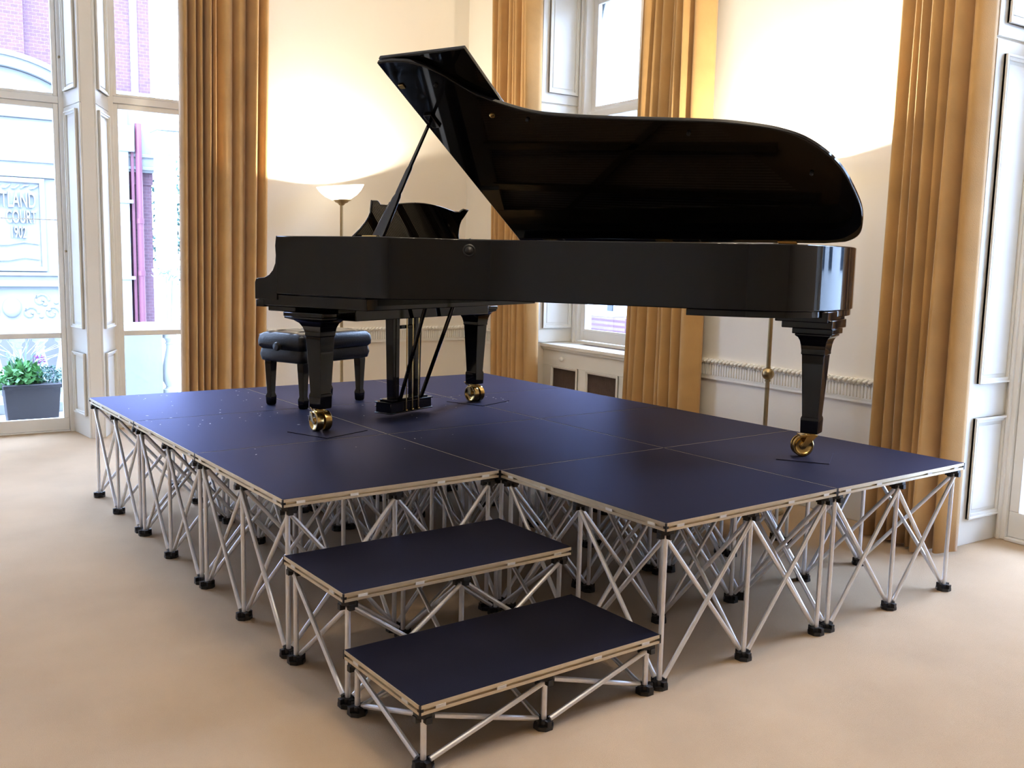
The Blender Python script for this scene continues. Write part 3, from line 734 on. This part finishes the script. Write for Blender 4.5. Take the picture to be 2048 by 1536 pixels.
for sx in (-1, 1):
    for sy in (-1, 1):
        b = MB(); q = lambda s, z: [(-s,-s,z),(s,-s,z),(s,s,z),(-s,s,z)]
        b.loft([q(.026,.285),q(.026,.26),q(.018,.075),q(.020,.068),q(.024,.055),q(.022,.012),q(.018,.0006)]); b.obj('leg', M_lacq, bn, .003, 30, (sx*.137, sy*.245, 0))
for s in (-1, 1):
    b = MB(); b.lathe([(.010,0),(.010,s*.02),(.024,s*.024),(.027,s*.034),(.022,s*.046),(0,s*.050)], (.02,s*(hy+.008),.372), 'y', 18); b.obj('knob', M_blk, bn)

# ================================================================== FLOOR LAMPS
def floor_lamp(label, loc, rz, tilt):
    t = thing('floor_lamp', label, 'floor lamp', loc, rz, 'uplighter floor lamps')
    MB().lathe([(.0,.0006),(.145,.0006),(.145,.012),(.135,.022),(.06,.034),(.03,.05),(.018,.06)], n=36).obj('base', M_bronze, t)
    MB().tube([(0,0,.04),(0,0,2.0)], .0135, 14).obj('pole', M_bronze, t)
    b = MB(); b.sphere((0,0,.872), .038, 12); b.lathe([(.018,.825),(.018,.835)], n=14); b.obj('ball', M_bronze, t)
    MB().lathe([(.013,1.985),(.022,1.990),(.034,2.004),(.055,2.012),(.062,2.022),(.088,2.034),(.084,2.037),(.03,2.022)], n=30).obj('bowl_holder', M_bronze, t)
    pr = [(.02,2.028),(.085,2.038),(.140,2.070),(.180,2.108),(.207,2.150),(.2095,2.156),(.205,2.155),(.176,2.112),(.137,2.076),(.083,2.045),(.02,2.034)]
    b = MB(); b.lathe([(r, z-2.03) for r, z in pr], n=40); o = b.obj('glass_bowl', M_bowl, t, smooth=60); o.location = (0,0,2.03); o.rotation_euler = tilt
    MB().tube([(0,-.04,2.085),(0,.04,2.085)], .008, 8).obj('bulb', M_bulb, t)
    ld = bpy.data.lights.new('lamp_light', 'POINT'); ld.energy = LAMP_W; ld.color = (1, .90, .75); ld.shadow_soft_size = .022
    lo = bpy.data.objects.new('lamp_light', ld); COL.objects.link(lo); lo.parent = t; lo.location = (0,0,2.088)
    return t
floor_lamp('brass floor lamp with white glass bowl, visible left of the piano music desk', (2.178, 5.65, 0), 0, (0, -.10, 0))
floor_lamp('brass floor lamp with ball on its pole, standing behind the piano tail', (3.31, 1.68, 0), 0, (0, 0, 0))
# chandelier overhead (outside the frame, it lights the stage and sparkles on the lacquer)
ch = thing('chandelier', 'brass chandelier hanging from the ceiling above the front of the stage', 'chandelier', (.9, -.2, CEIL))
MB().lathe([(.07,0),(.07,-.02),(.02,-.05)], n=20).obj('ceiling_rose', M_brass, ch)
MB().tube([(0,0,-.03),(0,0,-.75)], .010, 8).obj('stem', M_brass, ch); MB().sphere((0,0,-.78), .06, 10).obj('hub', M_brass, ch)
for k in range(6):
    a = 2*PI*k/6; c_, s_ = math.cos(a), math.sin(a)
    ar = MB().tube([(0,0,-.78),(c_*.18,s_*.18,-.86),(c_*.34,s_*.34,-.78),(c_*.36,s_*.36,-.70)], .008, 8).obj('arm', M_brass, ch)
    MB().sphere((c_*.36,s_*.36,-.665), .026, 8, (1,1,1.3)).obj('bulb', M_bulb, ar)
    ld = bpy.data.lights.new('candle_light', 'POINT'); ld.energy = CHAND_W; ld.color = (1, .84, .64); ld.shadow_soft_size = .03
    lo = bpy.data.objects.new('candle_light', ld); COL.objects.link(lo); lo.parent = ch; lo.location = (c_*.42, s_*.42, -.60)

# ================================================================== OUTSIDE
struct('floor_balcony', MB().box((-3,6.62,-.22),(3.2,8.15,-.03)), M_stone)
struct('ground', MB().box((-30,8.2,-1.7),(40,60,-1.5)), M_ground)
struct('ground_side', MB().box((4.8,-30,-1.7),(40,8.2,-1.5)), M_ground)
bal = thing('balustrade', 'white stone balustrade of the balcony outside the tall windows', 'balustrade', (0,7.9,-.03))
b = MB(); b.box((-2.9,-.11,.775),(3.1,.11,.85)); b.box((-2.9,-.085,.74),(3.1,.085,.775)); b.obj('coping', M_stone2, bal, .01)
b = MB(); b.box((-2.9,-.10,.0),(3.1,.10,.10)); b.obj('plinth', M_stone, bal, .008)
b = MB(); b.box((.757,-.10,.10),(1.124,.10,.742)); b.obj('pedestal', M_stone, bal, .006)
prof = [(.075,.10),(.075,.15),(.05,.165),(.045,.18),(.075,.24),(.085,.32),(.07,.42),(.045,.54),(.036,.58),(.036,.62),(.05,.63),(.036,.645),(.045,.67),(.07,.69),(.07,.742)]
bmz = MB().lathe(prof, n=20).mesh('baluster', M_stone2)
for x in [-2.6+.2*k for k in range(17)]+[1.22+.2*k for k in range(9)]:
    if x > .70 and x < 1.2: continue
    o = bpy.data.objects.new('baluster', bmz); COL.objects.link(o); o.parent = bal; o.location = (x,0,0)
# planter
pt = thing('planter', 'dark trough planter with ferns and grasses on the balcony', 'planter', (-.20,6.98,-.03))
b = MB(); b.loft([[(-.195,-.10,.0),(.195,-.10,.0),(.195,.10,.0),(-.195,.10,.0)],[(-.225,-.125,.38),(.225,-.125,.38),(.225,.125,.38),(-.225,.125,.38)]]); b.box((-.235,-.135,.36),(.235,.135,.395)); b.obj('trough', M_plant, pt, .006)
def leaves(mb, n, cx, cy, cz, rx, ry, rz_, s0, s1, rnd):
    for _ in range(n):
        a = V((rnd.gauss(0,1), rnd.gauss(0,1), rnd.gauss(0,1))).normalized()*rnd.random()**.4
        p = V((cx+a.x*rx, cy+a.y*ry, cz+a.z*rz_)); s = rnd.uniform(s0, s1)
        d = V((rnd.uniform(-1,1), rnd.uniform(-1,1), rnd.uniform(-.6,1))).normalized(); q = d.cross(V((rnd.uniform(-1,1),rnd.uniform(-1,1),.3))).normalized(); nn = d.cross(q)
        mb.add([tuple(p), tuple(p+d*s*.5+q*s*.28+nn*s*.06), tuple(p+d*s), tuple(p+d*s*.5-q*s*.28+nn*s*.06)], [(0,1,2),(0,2,3)])
r5 = random.Random(5)
b = MB(); leaves(b, 420, -.06, 0, .47, .15, .12, .12, .04, .09, r5); leaves(b, 120, -.2, 0, .42, .12, .12, .1, .03, .07, r5); b.obj('fern_foliage', M_leaf, pt, smooth=0)
b = MB(); leaves(b, 700, .14, 0, .45, .16, .12, .10, .015, .035, r5); b.obj('small_leaved_foliage', M_leaf2, pt, smooth=0)
b = MB()
for k in range(26):
    a = r5.uniform(-1.2,1.2); l = r5.uniform(.28,.48); x0_ = r5.uniform(-.10,.02)
    b.tube([(x0_,0,.40),(x0_+a*.10,r5.uniform(-.05,.05),.40+l*.6),(x0_+a*.30,r5.uniform(-.1,.1),.40+l*(1-.2*abs(a)))], [.004,.005,.0008], 4)
b.obj('grass_blades', M_leaf3, pt)
b = MB(); leaves(b, 60, .06, 0, .60, .05, .05, .05, .02, .04, r5); b.obj('purple_flower', M_flow, pt, smooth=0)
# opposite mansion block
FY = 16.0
hb = thing('mansion_block', 'red brick and pale stone building with carved panels across the street', 'building', (0,FY,-1.5))
def hz(z): return z+1.5
b = MB(); b.box((-9,0,hz(2.75)),(2.95,6,hz(7.0))); b.box((2.65,.02,0),(2.93,6,hz(2.75))); b.box((-.6+1.4,-.10,hz(4.3)),(6.5-.1-7.2+2.0-.5,0,hz(7.0))) if False else None
b.box((-9,-.12,hz(4.2)),(.92,.02,hz(7.0)))
b.obj('brick_wall', M_brick, hb, smooth=0)
b = MB(); b.box((-9,-.10,0),(2.30,6,hz(2.75))); b.box((-9,-.22,hz(3.72)),(2.45,.0,hz(3.92))); b.box((-9,-.16,hz(2.75)),(2.3,0,hz(3.72))); b.box((-9,-.2,hz(3.0)),(2.3,0,hz(3.08))); b.box((2.3,-.10,hz(2.96)),(2.96,0,hz(4.22))); b.box((2.3,-.13,hz(3.0)),(2.98,0,hz(3.06))); b.box((2.3,-.13,hz(3.22)),(2.98,0,hz(3.28))); b.box((2.3,-.14,hz(4.22)),(3.0,0,hz(4.34)))
b.obj('stone_facing', M_fstone, hb, .01)
MB().box((-9,-.30,0),(2.2,-.02,hz(.07))).obj('basement_wall', M_base, hb, .01)
b = MB(); b.box((2.62,-.02,hz(5.0-.9)),(2.74,.1,hz(7.0))); b.obj('stone_strip', M_fwhite, hb)
def arc(r0, r1, y0_, y1_, cx, cz, a0=0, a1=PI, n=28):
    m = MB(); rg = []
    for k in range(n+1):
        a = a0+(a1-a0)*k/n; c_, s_ = math.cos(a), math.sin(a)
        rg.append([(cx+r0*c_,y0_,cz+r0*s_),(cx+r1*c_,y0_,cz+r1*s_),(cx+r1*c_,y1_,cz+r1*s_),(cx+r0*c_,y1_,cz+r0*s_)])
    return m.loft(rg)
ax_, az_ = .36, hz(2.40)
A0_, A1_ = math.radians(46), math.radians(134)
arc(2.13, 2.30, -.30, -.02, ax_, az_, A0_, A1_).obj('arch', M_fstone, hb, .01)
arc(2.30, 2.38, -.36, -.02, ax_, az_, A0_, A1_).obj('arch_moulding', M_fwhite, hb, .01)
b = MB(); b.prism([(ax_+2.12*math.cos(A0_+(A1_-A0_)*k/20), az_+2.12*math.sin(A0_+(A1_-A0_)*k/20)) for k in range(21)], 0, .06); b.v = [(x, -.13-z, y) for x, y, z in b.v]; b.obj('tympanum', M_fstone, hb)
# carved name panel
def ray_text(s, x, z, size, parent, y=-.125):
    cu = bpy.data.curves.new('lettering', 'FONT'); cu.body = s; cu.size = size; cu.extrude = .03; cu.align_x = 'RIGHT'; cu.offset = .004
    o = bpy.data.objects.new('lettering', cu); COL.objects.link(o)
    dg = bpy.context.evaluated_depsgraph_get(); me = bpy.data.meshes.new_from_object(o.evaluated_get(dg)); bpy.data.objects.remove(o)
    me.materials.append(M_fstone)
    n = bpy.data.objects.new('lettering', me); COL.objects.link(n); n.parent = parent; n.location = (x, y, z); n.rotation_euler = (PI/2, 0, 0); n.scale = (.45, 1, 1); return n
b = MB(); b.box((-1.2,-.105,hz(1.24)),(1.06,-.095,hz(2.68)))
for (a0, a1, z0, z1) in ((-1.25,1.14,2.66,2.74),(-1.25,1.14,1.18,1.26),(1.06,1.14,1.26,2.66)): b.box((a0,-.15,hz(z0)),(a1,-.095,hz(z1)))
cp = b.obj('carved_panel', M_fstone, hb, .006)
ray_text('RUTLAND', 1.0, hz(2.25), .36, cp); ray_text('COURT', 1.0, hz(1.99), .30, cp); ray_text('1902', .84, hz(1.74), .28, cp)
b = MB()
for z0 in (1.62, 1.36):
    b.tube([(-1.1,-.11,hz(z0)),(.2,-.12,hz(z0-.01)),(.55,-.13,hz(z0)),(.8,-.13,hz(z0+.05)),(1.02,-.12,hz(z0+.02))], .014, 6)
for k in range(9):
    x = -.2+k*.14; b.tube([(x,-.11,hz(2.56)),(x+.05,-.14,hz(2.58+.03*math.sin(k*2))),(x+.12,-.11,hz(2.62))], .016, 6)
b.obj('scroll_relief', M_fstone, cp)
# cartouche frieze
b = MB(); b.box((-1.2,-.115,hz(.22)),(1.34,-.09,hz(.92))); 
for (z0, z1, d_) in ((.92,1.02,.22),(.10,.22,.24),(1.10,1.16,.14)): b.box((-9,-d_,hz(z0)),(1.6,-.09,hz(z1)))
fz = b.obj('frieze', M_fstone, hb, .006)
b = MB(); b.sphere((.57,-.13,hz(.56)), .17, 12, (.85,.45,1)); 
for s in (-1, 1):
    for k in range(3):
        pts = []
        for i in range(14):
            a = i*.55; r = .13*(1-i/15); pts.append((.57+s*(.28+k*.17)+s*r*math.cos(a), -.12, hz(.36+.22*(k % 2)+.1)+r*math.sin(a)))
        b.tube(pts, .022, 6)
    for k in range(7): b.sphere((.57+s*(.45+k*.06), -.12, hz(.40+.30*((k*37 % 10)/10))), .04, 6, (1,.6,.7))
b.obj('cartouche', M_fstone, fz)
# pilaster, drainpipe and porch at the right end
b = MB(); b.box((2.22,-.20,0),(2.50,.0,hz(4.2))); 
for z0 in (2.40, 1.05): b.box((2.18,-.24,hz(z0)),(2.56,.0,hz(z0+.06)))
b.box((2.18,-.24,hz(3.3)),(2.6,0,hz(3.75))); b.obj('pilaster', M_fwhite, hb, .008)
b = MB(); b.box((2.55,-.15,0),(2.60,.0,hz(3.75))); b.tube([(2.68,-.17,0),(2.68,-.17,hz(3.8))], .055, 10)
for z0 in (2.05, 1.12): b.lathe([(.065,0),(.065,.09)], (2.68,-.17,hz(z0)), 'z', 10)
b.obj('drainpipe', M_pipe, hb)
po = thing('porch', 'white stone porch with square columns beside the brick building', 'porch', (2.925,15.0,-1.5))
b = MB(); b.box((-.15,-.15,hz(1.25)),(.15,.15,hz(3.2))); b.box((-.19,-.19,hz(2.42)),(.19,.19,hz(2.5))); b.box((-.17,-.17,hz(1.25)),(.17,.17,hz(1.33))); b.obj('column', M_stone2, po, .01)
b = MB(); b.box((-.13,-.13,0),(.14,.14,hz(1.16))); b.box((-.19,-.19,hz(1.14)),(.19,.19,hz(1.26))); b.box((-.19,-.19,hz(.34)),(.22,.19,hz(.42))); b.obj('pedestal', M_stone2, po, .01)
b = MB(); b.box((-.16,-.2,hz(3.2)),(2.6,.3,hz(3.6))); b.box((-.2,-.3,hz(3.6)),(2.7,.34,hz(3.72)))
k = -.1
while k < 2.5: b.box((k,-.26,hz(3.50)),(k+.05,-.18,hz(3.58))); k += .1
b.obj('entablature', M_stone2, po, .01)
def tree(label, x, y, z, h, seed, m=M_leaf2, n=2600, r=1.2):
    t = thing('tree', label, 'tree', (x,y,z)); rn = random.Random(seed)
    MB().tube([(0,0,0),(.05,0,h*.5),(0,.05,h*.75)], [.14,.10,.04], 8).obj('trunk', M_bronze, t)
    b = MB()
    for k in range(7):
        c = (rn.uniform(-.6,.6)*r, rn.uniform(-.6,.6)*r, h*.40+rn.uniform(0,.5)*h); leaves(b, n//7, *c, r*.55, r*.55, h*.17, .06, .14, rn)
    b.obj('crown', m, t, smooth=0)
tree('leafy street tree just right of the white porch column', 4.4, 18.2, -1.5, 5.6, 3)
sh = thing('shrub', 'shrub with grey green leaves spilling over the porch pedestal', 'shrub', (2.80,14.5,-1.5))
b = MB(); rn = random.Random(8)
for k in range(10):
    a = rn.uniform(-1,1); b.tube([(0,0,.0),(a*.05,0,1.6),(a*.10,-.05,2.55+.05*a),(a*.34,-.1,2.72+.06*math.sin(k))], [.012,.01,.03,.004], 5)
b.obj('stems', M_leaf3, sh)
b = MB(); leaves(b, 90, .02, -.08, 2.72, .30, .10, .06, .06, .14, rn); b.obj('foliage', M_leaf3, sh, smooth=0)
# pale house seen through the sash window
ph_ = thing('stucco_house', 'pale stucco house seen through the sash window', 'building', (12, 16, -1.5))
b = MB(); b.box((0,-2.15,hz(.36)),(5,5,11.5)); b.box((-.12,-2.2,hz(.95)),(0,5,hz(1.05))); b.obj('wall', M_stone2, ph_, .02)
b = MB(); b.box((0,-2.6,0),(5,5,hz(.36))); b.obj('brick_plinth', M_brick, ph_)
b = MB(); b.box((-.02,-2.17,hz(.50)),(.02,-2.0,hz(.70))); b.obj('window', M_dkglass, ph_)
hl = thing('terrace_house', 'low white terrace house farther off in the gap beside the pale stucco house', 'building', (18, 16.2, -1.5))
b = MB(); b.box((0,-3,0),(4,1,2.1)); b.obj('wall', M_stone2, hl)
ho = thing('terrace', 'unseen pale terrace added across the side street to cut daylight at the glazed door', 'building', (14, 0, -1.5))  # unseen building, added to block the low sky outside the glazed door
b = MB(); b.box((0,-12,0),(6,9,6.8)); b.box((-.25,-12,6.4),(0,9,6.8)); b.obj('wall', M_stone2, ho)
for k in range(6): MB().box((-.04,-10+k*3.2,3.0),(.02,-8.8+k*3.2,5.2)).obj('window', M_dkglass, ho); MB().box((-.03,-1.1,1.75),(.02,-.75,1.98)).obj('window', M_dkglass, hl)
